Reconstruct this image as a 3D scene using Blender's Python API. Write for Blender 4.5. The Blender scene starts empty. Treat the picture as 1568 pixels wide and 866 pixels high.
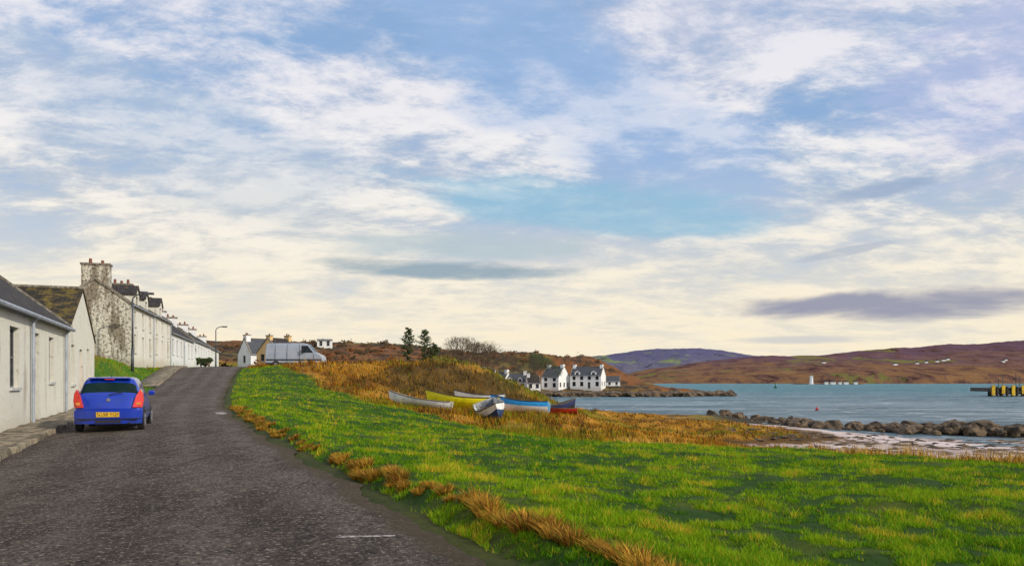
import bpy, math, random
import numpy as np
from mathutils import Vector, Matrix, noise as mn
random.seed(4); rng=np.random.default_rng(7)
S=bpy.context.scene
C=S.collection
# z = 0 is the photographer's eye level; sea level is -5 m, the road here -1.6 m
SEA=-5.0
# ------------------------------------------------------------ node helpers
def newmat(name):
    m=bpy.data.materials.new(name); m.use_nodes=True
    nt=m.node_tree; b=nt.nodes['Principled BSDF']; return m,nt,b
def nd(nt,t,**kw):
    n=nt.nodes.new(t)
    for k,v in kw.items():
        if k in n.inputs.keys(): n.inputs[k].default_value=v
        else: setattr(n,k,v)
    return n
def math_(nt,op,a,b=None,c=None,clamp=False):
    n=nt.nodes.new('ShaderNodeMath'); n.operation=op; n.use_clamp=clamp
    for i,v in enumerate((a,b,c)):
        if v is None: continue
        if isinstance(v,(int,float)): n.inputs[i].default_value=v
        else: nt.links.new(v,n.inputs[i])
    return n.outputs[0]
def mix_(nt,f,a,b,mode='MIX'):
    n=nt.nodes.new('ShaderNodeMix'); n.data_type='RGBA'; n.blend_type=mode
    for i,v in ((0,f),(6,a),(7,b)):
        if isinstance(v,(int,float)): n.inputs[i].default_value=v
        elif isinstance(v,(tuple,list)): n.inputs[i].default_value=(*v[:3],1)
        else: nt.links.new(v,n.inputs[i])
    return n.outputs[2]
def smooth(nt,v,a,b):
    n=nt.nodes.new('ShaderNodeMapRange'); n.interpolation_type='SMOOTHSTEP'
    nt.links.new(v,n.inputs[0])
    if a<b: n.inputs[1].default_value=a; n.inputs[2].default_value=b
    else: n.inputs[1].default_value=b; n.inputs[2].default_value=a; n.inputs[3].default_value=1; n.inputs[4].default_value=0
    return n.outputs[0]
def coord(nt,scale=(1,1,1),rot=(0,0,0),kind='Object'):
    t=nt.nodes.new('ShaderNodeTexCoord'); m=nt.nodes.new('ShaderNodeMapping')
    nt.links.new(t.outputs[kind],m.inputs[0]); m.inputs['Scale'].default_value=scale; m.inputs['Rotation'].default_value=rot
    return m.outputs[0]
def noise_(nt,vec,scale,detail=6,rough=.6,dist=0):
    n=nd(nt,'ShaderNodeTexNoise',Scale=scale,Detail=detail,Roughness=rough,Distortion=dist)
    nt.links.new(vec,n.inputs['Vector']); return n.outputs[0]
def bump_(nt,b,h,strength,dist=.02):
    n=nd(nt,'ShaderNodeBump',Strength=strength,Distance=dist)
    nt.links.new(h,n.inputs['Height']); nt.links.new(n.outputs[0],b.inputs['Normal'])
def simple(name,c1,c2=None,scale=3,rough=.7,bump=0,lo=.4,hi=.6,metal=0,coat=0,bdist=.02,bscale=None,stretch=(1,1,1),spec=.5):
    m,nt,b=newmat(name)
    c2=c2 or tuple(x*.8 for x in c1)
    v=coord(nt,stretch); n=noise_(nt,v,scale,8,.65)
    nt.links.new(mix_(nt,smooth(nt,n,lo,hi),c1,c2),b.inputs['Base Color'])
    b.inputs['Roughness'].default_value=rough; b.inputs['Metallic'].default_value=metal
    b.inputs['Coat Weight'].default_value=coat; b.inputs['Specular IOR Level'].default_value=spec
    if bump: bump_(nt,b,noise_(nt,v,bscale or scale*8,6),bump,bdist)
    return m
def wallmat(name,base,dirt,moss,amount=(.52,.75),speck=(.6,.68),bs=.7):
    m,nt,b=newmat(name); v=coord(nt); vs=coord(nt,(1,1,.2))
    n1=noise_(nt,vs,1.3,8,.7); n2=noise_(nt,v,5,8,.75)
    c=mix_(nt,smooth(nt,n1,*amount),base,dirt)
    c=mix_(nt,math_(nt,'MULTIPLY',smooth(nt,n2,*speck),.8),c,moss)
    sp=nt.nodes.new('ShaderNodeSeparateXYZ'); nt.links.new(v,sp.inputs[0])
    low=smooth(nt,math_(nt,'ADD',sp.outputs[2],math_(nt,'MULTIPLY',n1,1.6)),1.5,.7)
    c=mix_(nt,math_(nt,'MULTIPLY',low,.6),c,dirt)
    nt.links.new(c,b.inputs['Base Color']); b.inputs['Roughness'].default_value=.92
    bump_(nt,b,noise_(nt,v,14,6,.75),bs,.06); return m
def slate(name,c1,c2,moss,ma=(.55,.7)):
    m,nt,b=newmat(name); v=coord(nt)
    br=nd(nt,'ShaderNodeTexBrick',Scale=1.7); br.inputs['Color1'].default_value=(*c1,1); br.inputs['Color2'].default_value=(*c2,1)
    br.inputs['Mortar'].default_value=(.012,.012,.013,1); br.inputs['Mortar Size'].default_value=.03; br.inputs['Bias'].default_value=-.1
    nt.links.new(v,br.inputs['Vector'])
    n=noise_(nt,v,2.2,8,.7); c=mix_(nt,smooth(nt,n,*ma),br.outputs[0],moss)
    n5=noise_(nt,v,7,8,.8); c=mix_(nt,smooth(nt,n5,.55,.7),c,tuple(x*.4 for x in c1))
    nt.links.new(c,b.inputs['Base Color']); b.inputs['Roughness'].default_value=.85; b.inputs['Specular IOR Level'].default_value=.25
    bump_(nt,b,math_(nt,'ADD',br.outputs[1],noise_(nt,v,9)),.6,.04); return m
M={}
M['harl']=wallmat('white_harling',(.86,.83,.72),(.5,.43,.30),(.26,.21,.12),(.50,.74),(.57,.68),1)
M['harl2']=wallmat('white_render',(.86,.86,.84),(.6,.58,.52),(.4,.38,.32),(.5,.8),(.68,.8))
M['stone']=wallmat('weathered_limewash',(.74,.69,.57),(.3,.25,.18),(.06,.05,.035),(.46,.60),(.49,.57),1)
M['cream']=wallmat('cream_render',(.74,.5,.22),(.6,.42,.2),(.4,.3,.15),(.5,.8),(.7,.8))
M['slate']=slate('slate_roof',(.045,.04,.042),(.09,.078,.072),(.17,.11,.05))
M['slatem']=slate('mossy_slate_roof',(.035,.028,.018),(.075,.055,.03),(.17,.12,.025),(.46,.62))
M['slateg']=slate('grey_slate_roof',(.1,.11,.125),(.15,.155,.17),(.2,.18,.14),(.6,.8))
M['glass']=simple('window_glass',(.015,.02,.025),(.03,.035,.04),2,.2,spec=.15)
M['frame']=simple('window_frame_paint',(.6,.6,.58),(.45,.45,.43),6,.5)
M['frameg']=simple('grey_frame_paint',(.13,.14,.16),(.08,.08,.09),6,.5)
M['door']=simple('painted_door',(.05,.08,.07),(.04,.06,.05),4,.5)
M['doorr']=simple('red_door',(.25,.05,.03),(.15,.03,.02),4,.5)
M['gutter']=simple('gutter_paint',(.38,.42,.48),(.28,.31,.36),4,.5)
M['pot']=simple('clay_pot',(.28,.08,.045),(.15,.06,.04),8,.85)
M['lead']=simple('stone_cap',(.32,.28,.22),(.13,.11,.085),8,.9,.4)
M['black']=simple('black_rubber',(.015,.015,.016),(.03,.028,.026),20,.8)
M['dark']=simple('dark_plastic',(.02,.02,.022),None,20,.6)
M['steel']=simple('galvanised_steel',(.1,.11,.12),(.07,.07,.08),6,.5,metal=.3)
M['wood']=simple('weathered_wood',(.2,.14,.08),(.1,.07,.04),6,.85,.3,stretch=(1,6,1))
# ------------------------------------------------------------ mesh builder
class MB:
    def __init__(s): s.v=[];s.f=[];s.m=[]
    def poly(s,pts,mi=0):
        i=len(s.v); s.v+= [tuple(p) for p in pts]; s.f.append(tuple(range(i,i+len(pts)))); s.m.append(mi)
    def box(s,a,b,mi=0,mat=None):
        i=len(s.v); x0,y0,z0=a;x1,y1,z1=b
        P=[(x0,y0,z0),(x1,y0,z0),(x1,y1,z0),(x0,y1,z0),(x0,y0,z1),(x1,y0,z1),(x1,y1,z1),(x0,y1,z1)]
        if mat is not None: P=[tuple(mat@Vector(p)) for p in P]
        s.v+=P
        for q in ((0,3,2,1),(4,5,6,7),(0,1,5,4),(1,2,6,5),(2,3,7,6),(3,0,4,7)): s.f.append(tuple(i+k for k in q)); s.m.append(mi)
    def tube(s,p,q,r0,r1=None,n=10,mi=0,cap=True):
        r1=r0 if r1 is None else r1
        p=Vector(p);q=Vector(q); d=(q-p).normalized(); a=d.orthogonal().normalized(); b=d.cross(a); i=len(s.v)
        for k in range(n):
            t=2*math.pi*k/n; o=a*math.cos(t)+b*math.sin(t); s.v.append(tuple(p+o*r0)); s.v.append(tuple(q+o*r1))
        for k in range(n):
            j=(k+1)%n; s.f.append((i+2*k,i+2*j,i+2*j+1,i+2*k+1)); s.m.append(mi)
        if cap:
            s.f.append(tuple(i+2*k for k in range(n))[::-1]); s.m.append(mi); s.f.append(tuple(i+2*k+1 for k in range(n))); s.m.append(mi)
    def obj(s,name,mats,parent=None,smooth=False,bevel=0,subsurf=0,recalc=False):
        me=bpy.data.meshes.new(name); me.from_pydata(s.v,[],s.f); me.update()
        for m in mats: me.materials.append(m)
        me.polygons.foreach_set('material_index',s.m)
        if smooth: me.polygons.foreach_set('use_smooth',[True]*len(s.f))
        if recalc:
            import bmesh
            bm=bmesh.new(); bm.from_mesh(me); bmesh.ops.remove_doubles(bm,verts=bm.verts,dist=1e-5); bmesh.ops.recalc_face_normals(bm,faces=bm.faces); bm.to_mesh(me); bm.free()
        o=bpy.data.objects.new(name,me); C.objects.link(o)
        if parent: o.parent=parent
        if bevel:
            bv=o.modifiers.new('b','BEVEL'); bv.width=bevel; bv.segments=3; bv.limit_method='ANGLE'
        if subsurf:
            ss=o.modifiers.new('s','SUBSURF'); ss.levels=subsurf; ss.render_levels=subsurf
        return o
def empty(name,loc,rz=0,rx=0,ry=0):
    e=bpy.data.objects.new(name,None); C.objects.link(e); e.location=loc; e.rotation_euler=(rx,ry,rz); return e
# ------------------------------------------------------------ numpy value noise
def vnoise(x,y,s,seed=0):
    r=np.random.default_rng(seed); T=r.random((256,256))
    X=x/s;Y=y/s; i=np.floor(X).astype(int); j=np.floor(Y).astype(int); fx=X-i; fy=Y-j
    fx=fx*fx*(3-2*fx); fy=fy*fy*(3-2*fy); g=lambda a,b:T[a%256,b%256]
    return (g(i,j)*(1-fx)+g(i+1,j)*fx)*(1-fy)+(g(i,j+1)*(1-fx)+g(i+1,j+1)*fx)*fy-.5
def fbm(x,y,s,o=4,seed=0):
    t=0;a=1;n=0
    for k in range(o): t=t+a*vnoise(x,y,s/2**k,seed+k); n+=a; a*=.55
    return t/n
def sst(v,a,b):
    t=np.clip((v-a)/(b-a),0,1); return t*t*(3-2*t)
# ------------------------------------------------------------ road definition
RY=[-60,-10,0,6.9,10.1,14.6,22,30.5,39.9,50.8,61,72,85,110,150]
RX=[30,7.5,2.9,-.22,-1.52,-3.64,-7.1,-10.85,-14.4,-18,-21.2,-24.5,-28,-34,-42]
LY=[-60,-10,0,7,15.25,24,34,45,58,72,85,110,150]
LX=[22,0,-3.9,-6.6,-9.8,-13.3,-17,-20.7,-25.0,-30,-34,-41,-50]
ZY=[-60,0,10,15,22,30,40,51,61,72,85,110,150]
ZZ=[-1.6,-1.6,-1.58,-1.48,-1.3,-1.15,-.85,-.25,.55,1.28,1.6,1.85,2.2]
ys_=np.linspace(-60,150,421)
def sm(a): 
    k=np.ones(13)/13; p=np.pad(a,6,mode='edge'); return np.convolve(p,k,'valid')
ys2=ys_
Rf_=sm(np.interp(ys_,RY,RX)); Lf_=sm(np.interp(ys_,LY,LX)); Zf_=sm(np.interp(ys_,ZY,ZZ))
Rf=lambda y:np.interp(y,ys2,Rf_); Lf=lambda y:np.interp(y,ys2,Lf_); Zf=lambda y:np.interp(y,ys2,Zf_)
CP=np.array([(0,0,-1.6),(5,0,-1.65),(15,0,-1.8),(30,0,-2.3),(60,0,-3.2),(8,8,-1.72),(14,12,-1.85),(2,12,-1.62),(6,18,-1.85),(14.1,22,-2.3),(9,26.5,-2.3),
(5.1,29,-2.3),(1.65,30.5,-2.2),(-2.6,38,-2.0),(-6.7,44.6,-1.5),(-4,25,-1.55),(-8,33,-1.25),(-12,45,-.6),(-15.5,60,.25),(-22,70,1.4),(-18,76,1.35),(-23,76,1.3),
(18,30,-3.7),(25,22,-3.3),(22,40,-4.65),(30,33,-4.6),(12,36,-3.4),(15,48,-4.45),(7,36,-2.8),(7,42,-2.95),(15.4,57,-4.5),
(3,40,-2.5),(2,48,-2.6),(8,55,-3.3),(8,70,-3.7),(15,83,-3.9),(18,66,-4.1),(22,69,-4.3),(9.4,125,-4.75),(25,105,-4.6),(30,116,-4.9),(19,61,-4.45),
(-6,48,-1.8),(-2,50,-1.9),(-1,43,-2.1),(1,52,-1.98),(3,54,-2.2),
(-15,65,1.1),(-10,66,1.15),(-4.5,66,1.45),(-1.3,68,.55),(2.8,75,-1.9),(-10,57,-.7),(-5,57,-1.35),(-5,61,-.3),(0,60,-1.9),(6,90,-3.6),(3,100,-3.5),(-3,85,-.6),(-8,80,.9),(-15,85,1.3),
(25,55,-4.72),(30,64,-4.8),(35,45,-4.7),(45,50,-4.8),(36,70,-4.93),(45,65,-4.93),(45,32,-4.6),(42,84,-5.5),(62,76,-5.7),(45,110,-6),(30,135,-6),(15,150,-6),(8,142,-5.2),(3,180,-4.9),(15,190,-7),(5,240,-5.0),(20,240,-6.5),(60,200,-8),(100,100,-8),(100,250,-8),
(10,263,-5),(40,267,-5.1),(74,280,-5.2),(10,275,-2.6),(40,276,-2.4),(60,282,-2.6),(70,286,-3.6),(80,292,-7),(40,300,-.8),(20,335,10.5),(32,335,11),(43,328,6),(52,332,0),(65,330,-4),(90,335,-8),(0,310,6),(0,270,-2.8),(-12,270,-2.0),
(-40,250,10),(-60,240,10),(-20,262,8),(0,325,11.5),(12,325,11.5),(-25,300,12),(-20,200,3.5),(-40,180,4),(-60,130,4),(-20,130,.8),(-5,140,-2),(-5,200,-2.5),(-15,160,.8),(-90,200,9),
(-30,110,2),(-45,120,2.4),(-50,140,2.7),(-40,90,2.1),(-28,60,1.5),(-31,55,1.9),(-26,45,1.7),(-23,40,1.1),(-30,40,2),(-36,80,1.9),(-19,30,-.9),
(-20,20,-1.4),(-30,20,-.8),(-15,8,-1.5),(-40,60,2),(-60,60,3),(-60,20,1),(-100,100,5),(-150,0,3),(-150,200,12),
(-250,450,16),(-60,450,4),(0,430,-6),(60,400,-10),(200,0,-8),(200,200,-12),(300,500,-15),(0,-30,-1.6),(-60,-40,-1),(60,-40,-3.5),(400,-50,-10),(-400,0,8)],float)
def kern(d2): return np.sqrt(d2+9.)
A=kern(((CP[:,None,:2]-CP[None,:,:2])**2).sum(-1)); n_=len(CP)
AA=np.zeros((n_+1,n_+1)); AA[:n_,:n_]=A+np.eye(n_)*-.15; AA[:n_,n_]=1; AA[n_,:n_]=1
W=np.linalg.solve(AA,np.append(CP[:,2],0))
def rbf(x,y):
    o=np.full(x.shape,W[-1])
    for k in range(n_): o+=W[k]*kern((x-CP[k,0])**2+(y-CP[k,1])**2)
    return o
def ylawn(x): return np.interp(x,[-40,-22,-15.5,-6.7,-2.6,1.65,5.1,9,14.1,25,60],[78,72,60,44.6,38,30.5,29,26.5,22,16,5])
def terrain(x,y):
    z=rbf(x,y)
    R=Rf(y);L=Lf(y);Z=Zf(y)
    farw=1+np.clip(y/60,0,4)
    z=z+fbm(x,y,9,4,11)*.35*sst(y,25,60)+fbm(x,y,2.2,4,21)*(.18+.5*sst(y-ylawn(x),0,6))*np.minimum(farw,2)*(1-.8*sst(-z,4.3,4.7))+fbm(x,y,30,4,31)*2.5*sst(y,130,220)*sst(z,-3.5,0)
    z=z+.16*np.maximum(fbm(x,y,.9,3,23),-.1)*(y<45)*(1-sst(-z,4.0,4.5))
    dr=x-R; dl=L-x
    rd=(y<150)
    bank=.16*sst(dr,.3,.7)*sst(-dr,-6,-1.5)*(1-sst(y,30,50))
    zr=Z-.04+bank
    z=np.where(rd&(dr>0),zr+(z-zr)*sst(dr,.6,4),z)
    zl=Z-.05
    z=np.where(rd&(dl>0),zl+(z-zl)*sst(dl,1.3,4.2),z)
    z=np.where(rd&(dr<=0.0)&(dl<=0),Z-.07,z)
    off=np.maximum(sst(x,85,110),sst(x,50,70)*sst(y,345,380)); z=z*(1-off)+(-9)*off
    return z
def sgrid(lo,hi,c,B,a,n):
    t0=math.asinh((lo-c)/B);t1=math.asinh((hi-c)/B)
    return c+B*np.sinh(np.linspace(t0,t1,n))
gx=sgrid(-420,420,-2,9,1,640); gy=sgrid(-60,620,9,12,1,660)
GX,GY=np.meshgrid(gx,gy); GZ=terrain(GX,GY)
def zat(x,y):
    i=np.clip(np.searchsorted(gx,x)-1,0,len(gx)-2); j=np.clip(np.searchsorted(gy,y)-1,0,len(gy)-2)
    fx=(x-gx[i])/(gx[i+1]-gx[i]); fy=(y-gy[j])/(gy[j+1]-gy[j])
    return (GZ[j,i]*(1-fx)+GZ[j,i+1]*fx)*(1-fy)+(GZ[j+1,i]*(1-fx)+GZ[j+1,i+1]*fx)*fy
def za(x,y): return float(zat(np.array([float(x)]),np.array([float(y)]))[0])
def lerp(a,b,t): return a+(b-a)*t[...,None]
def mound(x,y): return np.exp(-((x+4.5)/6.5)**2-((y-62)/5.5)**2)
def groundcolor(x,y,z):
    c=lambda *v:np.array(v)
    n1=fbm(x,y,3,5,41);n2=fbm(x,y,.8,4,51);n3=fbm(x,y,14,4,61)
    lawn=lerp(c(.025,.065,.003),c(.08,.11,.006),sst(n1+n2*.6,-.1,.25))
    lawn=lerp(lawn,c(.12,.08,.018),sst(n2,.2,.4)*.5)
    rough=lerp(c(.38,.18,.018),c(.13,.058,.01),sst(n1+n2*.5,-.12,.2))
    rough=lerp(rough,c(.12,.15,.012),sst(n3+n1*.4,.05,.25)*.7)
    rough=lerp(rough,c(.06,.04,.012),sst(mound(x,y)+n1*.9,.3,.7)*.8)
    marsh=lerp(c(.42,.20,.018),c(.18,.09,.013),sst(n1,-.05,.2)); marsh=lerp(marsh,c(.06,.038,.018),sst(n2+n1,.12,.3))
    marsh=lerp(marsh,c(.20,.19,.02),sst(n3,.08,.25)*.6)
    far=lerp(c(.20,.075,.02),c(.045,.03,.015),sst(n1+n3,-.12,.1)); far=lerp(far,c(.17,.13,.03),sst(n3-n1,.1,.3)*.7)
    w=y-ylawn(x)+n1*5+n2*2
    col=lerp(lawn,rough,sst(w,-.6,.9))
    col=lerp(col,marsh,sst(-z,2.3,2.8)*sst(w,0,3))
    col=lerp(col,far,sst(y,110,170)*sst(z,-4.2,-3))
    leftb=(x<Lf(y))&(y<150)
    lb=lerp(rough*.9,lawn*2.0,sst(n1+n3+(x-Lf(y))*.14+.65,-.15,.15))
    col=np.where(leftb[...,None],lb,col)
    sand=lerp(c(.68,.56,.51),c(.46,.36,.32),sst(n1,-.2,.2)); sand=lerp(sand,c(.12,.07,.03),sst(n2+n1+.25*n3,.12,.26))
    s=sst(-z+n1*.25,4.52,4.62)*(x>8)*(y<92)
    col=lerp(col,sand,s)
    edge=sst(-z+n1*.25,4.25,4.4)*(1-sst(-z+n1*.25,4.52,4.6))*(y<100)
    col=lerp(col,np.broadcast_to(c(.07,.035,.012),col.shape),edge*.85)
    rock=sst(-z+n2*.6,3.6,4.2)*((y>=130)|(x<8))
    rock=np.maximum(rock,sst(-z,4.5,4.8)*(y>=92))
    col=lerp(col,np.broadcast_to(c(.05,.04,.02),col.shape),rock)
    vg=(x>=Rf(y)-.3)&(x<Rf(y)+.4+.4*n2)&(y<60)
    col=np.where(vg[...,None],col*.4+c(.04,.035,.012),col)
    return np.clip(col,0,1)
def fastmesh(name,V,F,cols=None,smooth=True):
    me=bpy.data.meshes.new(name); k=F.shape[1]
    me.vertices.add(len(V)); me.vertices.foreach_set('co',V.astype(np.float32).ravel())
    me.loops.add(F.size); me.loops.foreach_set('vertex_index',F.astype(np.int32).ravel())
    me.polygons.add(len(F)); me.polygons.foreach_set('loop_start',np.arange(0,F.size,k,dtype=np.int32))
    me.update(calc_edges=True)
    if smooth: me.polygons.foreach_set('use_smooth',np.ones(len(F),bool))
    if cols is not None:
        a=me.color_attributes.new('Col','FLOAT_COLOR','POINT')
        a.data.foreach_set('color',np.c_[cols,np.ones(len(cols))].astype(np.float32).ravel())
    o=bpy.data.objects.new(name,me); C.objects.link(o); return o
def gridfaces(nx,ny):
    i=np.arange(nx-1)[None,:]+np.arange(ny-1)[:,None]*nx
    return np.stack([i,i+1,i+nx+1,i+nx],-1).reshape(-1,4)
V=np.stack([GX,GY,GZ],-1).reshape(-1,3)
g=fastmesh('ground',V,gridfaces(len(gx),len(gy)),groundcolor(GX,GY,GZ).reshape(-1,3))
m,nt,b=newmat('ground_cover'); at=nd(nt,'ShaderNodeAttribute',attribute_name='Col'); v=coord(nt)
n=noise_(nt,v,6,10,.75); f=math_(nt,'MULTIPLY_ADD',n,1.8,.1)
cc=nt.nodes.new('ShaderNodeVectorMath'); cc.operation='SCALE'; nt.links.new(at.outputs[0],cc.inputs[0]); nt.links.new(f,cc.inputs[3])
nt.links.new(cc.outputs[0],b.inputs['Base Color']); b.inputs['Roughness'].default_value=.9; b.inputs['Specular IOR Level'].default_value=.2
bump_(nt,b,n,.7,.12); g.data.materials.append(m)
# ------------------------------------------------------------ road and pavement
yr=np.linspace(-40,140,1441); nx=15
t=np.linspace(0,1,nx); 
Lr=Lf(yr)+.05; Rr=Rf(yr)+.6*fbm(yr,yr*0,1.1,5,5)-.05
RXX=Lr[:,None]+(Rr-Lr)[:,None]*t; RYY=np.repeat(yr[:,None],nx,1)
RZZ=Zf(yr)[:,None]+.05*np.sin(t*math.pi)[None]-.015
road=fastmesh('road',np.stack([RXX,RYY,RZZ],-1).reshape(-1,3),gridfaces(nx,len(yr)),np.repeat(t[None],len(yr),0).reshape(-1,1).repeat(3,1))
m,nt,b=newmat('worn_asphalt'); v=coord(nt,rot=(0,0,math.radians(-22))); vs=coord(nt,(1,.10,1),(0,0,math.radians(-22)))
at=nd(nt,'ShaderNodeAttribute',attribute_name='Col'); sep=nt.nodes.new('ShaderNodeSeparateColor'); nt.links.new(at.outputs[0],sep.inputs[0]); tt=sep.outputs[0]
n1=noise_(nt,v,.5,8,.65); n2=noise_(nt,v,22,3,.8); n3=noise_(nt,vs,3.4,9,.75); n4=noise_(nt,v,5,10,.9); n6=noise_(nt,v,1.6,6,.7)
c=mix_(nt,smooth(nt,n1,.35,.65),(.055,.038,.028),(.11,.082,.064))
tr=math_(nt,'POWER',math_(nt,'ABSOLUTE',math_(nt,'SINE',math_(nt,'MULTIPLY',tt,4*math.pi))),3)
c=mix_(nt,math_(nt,'MULTIPLY',tr,math_(nt,'MULTIPLY',n1,.9)),c,(.18,.145,.12))
c=mix_(nt,math_(nt,'MULTIPLY',smooth(nt,n3,.50,.62),.75),c,(.033,.024,.019))
c=mix_(nt,math_(nt,'MULTIPLY',smooth(nt,n3,.46,.36),.5),c,(.17,.135,.11))
c=mix_(nt,math_(nt,'MULTIPLY',smooth(nt,n6,.55,.62),.45),c,(.04,.03,.025))
c=mix_(nt,math_(nt,'MULTIPLY',smooth(nt,n4,.53,.60),.75),c,(.26,.21,.165)); c=mix_(nt,math_(nt,'MULTIPLY',smooth(nt,n4,.47,.40),.85),c,(.018,.013,.010))
c=mix_(nt,smooth(nt,n2,.58,.64),c,(.42,.35,.28)); c=mix_(nt,smooth(nt,n2,.44,.38),c,(.012,.009,.008))
vo=nd(nt,'ShaderNodeTexVoronoi',feature='DISTANCE_TO_EDGE',Scale=.55); wv=nt.nodes.new('ShaderNodeVectorMath'); wv.operation='ADD'; nn=nd(nt,'ShaderNodeTexNoise',Scale=2.5,Detail=6); nt.links.new(v,nn.inputs['Vector']); nt.links.new(v,wv.inputs[0]); nt.links.new(nn.outputs[1],wv.inputs[1]); nt.links.new(wv.outputs[0],vo.inputs['Vector'])
crk=math_(nt,'MULTIPLY',smooth(nt,vo.outputs[0],.014,.0),smooth(nt,n1,.42,.55)); c=mix_(nt,math_(nt,'MULTIPLY',crk,.8),c,(.012,.009,.008))
ed=smooth(nt,math_(nt,'ADD',tt,math_(nt,'MULTIPLY',n1,.12)),.985,1.03); c=mix_(nt,math_(nt,'MULTIPLY',ed,.7),c,(.09,.065,.03))
nt.links.new(c,b.inputs['Base Color']); b.inputs['Roughness'].default_value=.9; b.inputs['Specular IOR Level'].default_value=.25
bump_(nt,b,math_(nt,'ADD',n2,n4),1,.05); road.data.materials.append(m)
pavm=simple('worn_concrete_paving',(.32,.26,.17),(.10,.08,.05),3,.9,.8,bscale=24,bdist=.04)
def pavement(y0,y1,wd,name,h=.11):
    yy=np.arange(y0,y1,.25); P=[]
    for y in yy:
        L=float(Lf(y)); z=float(Zf(y)); w=.03*math.sin(y*3.1)+.03*math.sin(y*7.3); hh=(h+.015*math.sin(y*4.4))*min(1,(y-y0)/2.5)
        P.append([(L+.06+w,y,z-.1),(L+.05+w,y,z+hh-.02),(L+.02+w,y,z+hh),(L-.13,y,z+hh),(L-.14,y,z+hh-.015),(L-.16,y,z+hh),(L-wd,y,z+hh+.03),(L-wd,y,z-.4)])
    V=np.array(P).reshape(-1,3); o=fastmesh(name,V,gridfaces(8,len(yy))[:,::-1],smooth=False); o.data.materials.append(pavm)
pavement(-20,37,2.6,'pavement'); pavement(50,78,1.4,'pavement')
mk=MB(); 
def onroad(x,y): 
    L=float(Lf(y))+.05;R=float(Rf(y)); tt=(x-L)/(R-L); return float(Zf(y))+.05*math.sin(max(0,min(1,tt))*math.pi)-.015
def rq(b_,pts,dz=.006,mi=0): b_.poly([(x,y,onroad(x,y)+dz) for x,y in pts],mi)
rq(mk,[(-1.78,8.0),(-1.2,8.14),(-1.2,8.22),(-1.78,8.1)])
rq(mk,[(-10.6,28.6),(-10.3,28.5),(-10.5,29.4),(-10.85,29.9),(-11.0,29.5)],.012,1)
mk.obj('road_marking',[simple('worn_white_paint',(.42,.38,.33),(.08,.065,.055),14,.8,lo=.42,hi=.58),simple('pale_patch',(.4,.37,.34),(.2,.18,.16),5,.8)])
# ------------------------------------------------------------ grass
def blades(name,x,y,h,w,col,lean=.5,ldir=None,seg=1,rough=.7):
    N=len(x); z=zat(x,y)-.01; a=rng.random(N)*2*math.pi
    dx=np.cos(a)*w/2; dy=np.sin(a)*w/2
    la=rng.random(N)*2*math.pi; ll=rng.random(N)*lean*h
    lx=np.cos(la)*ll; ly=np.sin(la)*ll
    if ldir is not None: lx=lx+ldir[0]*h; ly=ly+ldir[1]*h
    if seg==1:
        V=np.stack([np.c_[x-dx,y-dy,z],np.c_[x+dx,y+dy,z],np.c_[x+lx,y+ly,z+h]],1).reshape(-1,3); F=np.arange(3*N).reshape(-1,3)
        cols=np.repeat(col,3,0)
    else:
        mx=x+lx*.35;my=y+ly*.35;mz=z+h*.62
        V=np.stack([np.c_[x-dx,y-dy,z],np.c_[x+dx,y+dy,z],np.c_[mx+dx*.8,my+dy*.8,mz],np.c_[mx-dx*.8,my-dy*.8,mz],np.c_[x+lx,y+ly,z+h]],1).reshape(-1,3)
        k=np.arange(N)[:,None]*5; F=np.concatenate([k+np.array([[0,1,2]]),k+np.array([[0,2,3]]),k+np.array([[3,2,4]])]); cols=np.repeat(col,5,0)
    o=fastmesh(name,V,F,cols,smooth=False)
    m,nt,b=newmat(name+'_blades'); at=nd(nt,'ShaderNodeAttribute',attribute_name='Col'); nt.links.new(at.outputs[0],b.inputs['Base Color'])
    b.inputs['Roughness'].default_value=rough; b.inputs['Specular IOR Level'].default_value=.12
    tr=nt.nodes.new('ShaderNodeBsdfTranslucent'); nt.links.new(at.outputs[0],tr.inputs[0]); mx=nt.nodes.new('ShaderNodeMixShader'); mx.inputs[0].default_value=.25
    nt.links.new(b.outputs[0],mx.inputs[1]); nt.links.new(tr.outputs[0],mx.inputs[2]); nt.links.new(mx.outputs[0],nt.nodes['Material Output'].inputs[0])
    o.data.materials.append(m); return o
def cvar(c,s=.25): return np.clip(c*(1+s*(rng.random((len(c),1))*2-1)),0,1)
# lawn
N=1050000
y=np.exp(rng.uniform(math.log(5.2),math.log(72),N)); x=rng.uniform(-.62,.8,N)*y
n1=fbm(x,y,3,5,41); n2=fbm(x,y,.8,4,51); w=y-ylawn(x)+n1*5+n2*2
n5=fbm(x,y,6,3,71); n4=fbm(x,y,.35,3,77); n6=fbm(x,y,.16,2,79)
k=(x>Rf(y)+.25+.2*n2)&(w<.5)&(rng.random(N)<.62+2.4*(n4+n6*.8)+.8*n2); x=x[k];y=y[k];n1=n1[k];n2=n2[k];n5=n5[k];n4=n4[k];n6=n6[k]
r_=rng.normal(0,.13,len(x))
c=lerp(np.array([.055,.20,.003])*np.ones((len(x),3)),np.array([.25,.40,.006]),sst(n1*.6+n5*.6+n2*.8+n4*.8+n6*.3+r_,-.2,.33))
c=lerp(c,np.array([.70,.45,.04]),(rng.random(len(x))<(.045+.6*sst(n4+n2*.7,.19,.36)))*.85)
c=lerp(c,np.array([.014,.05,.002]),sst(-n4-n2*.7-n6*.6,.02,.22)*.85)
h=(.022+.038*rng.random(len(x)))*(1+2.8*np.clip(n2*.5+n4+n6*.6,-.3,.6))*(1+y*.011)
blades('lawn_grass',x,y,h,.0045+.0007*y,cvar(c,.35),1.1)
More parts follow.
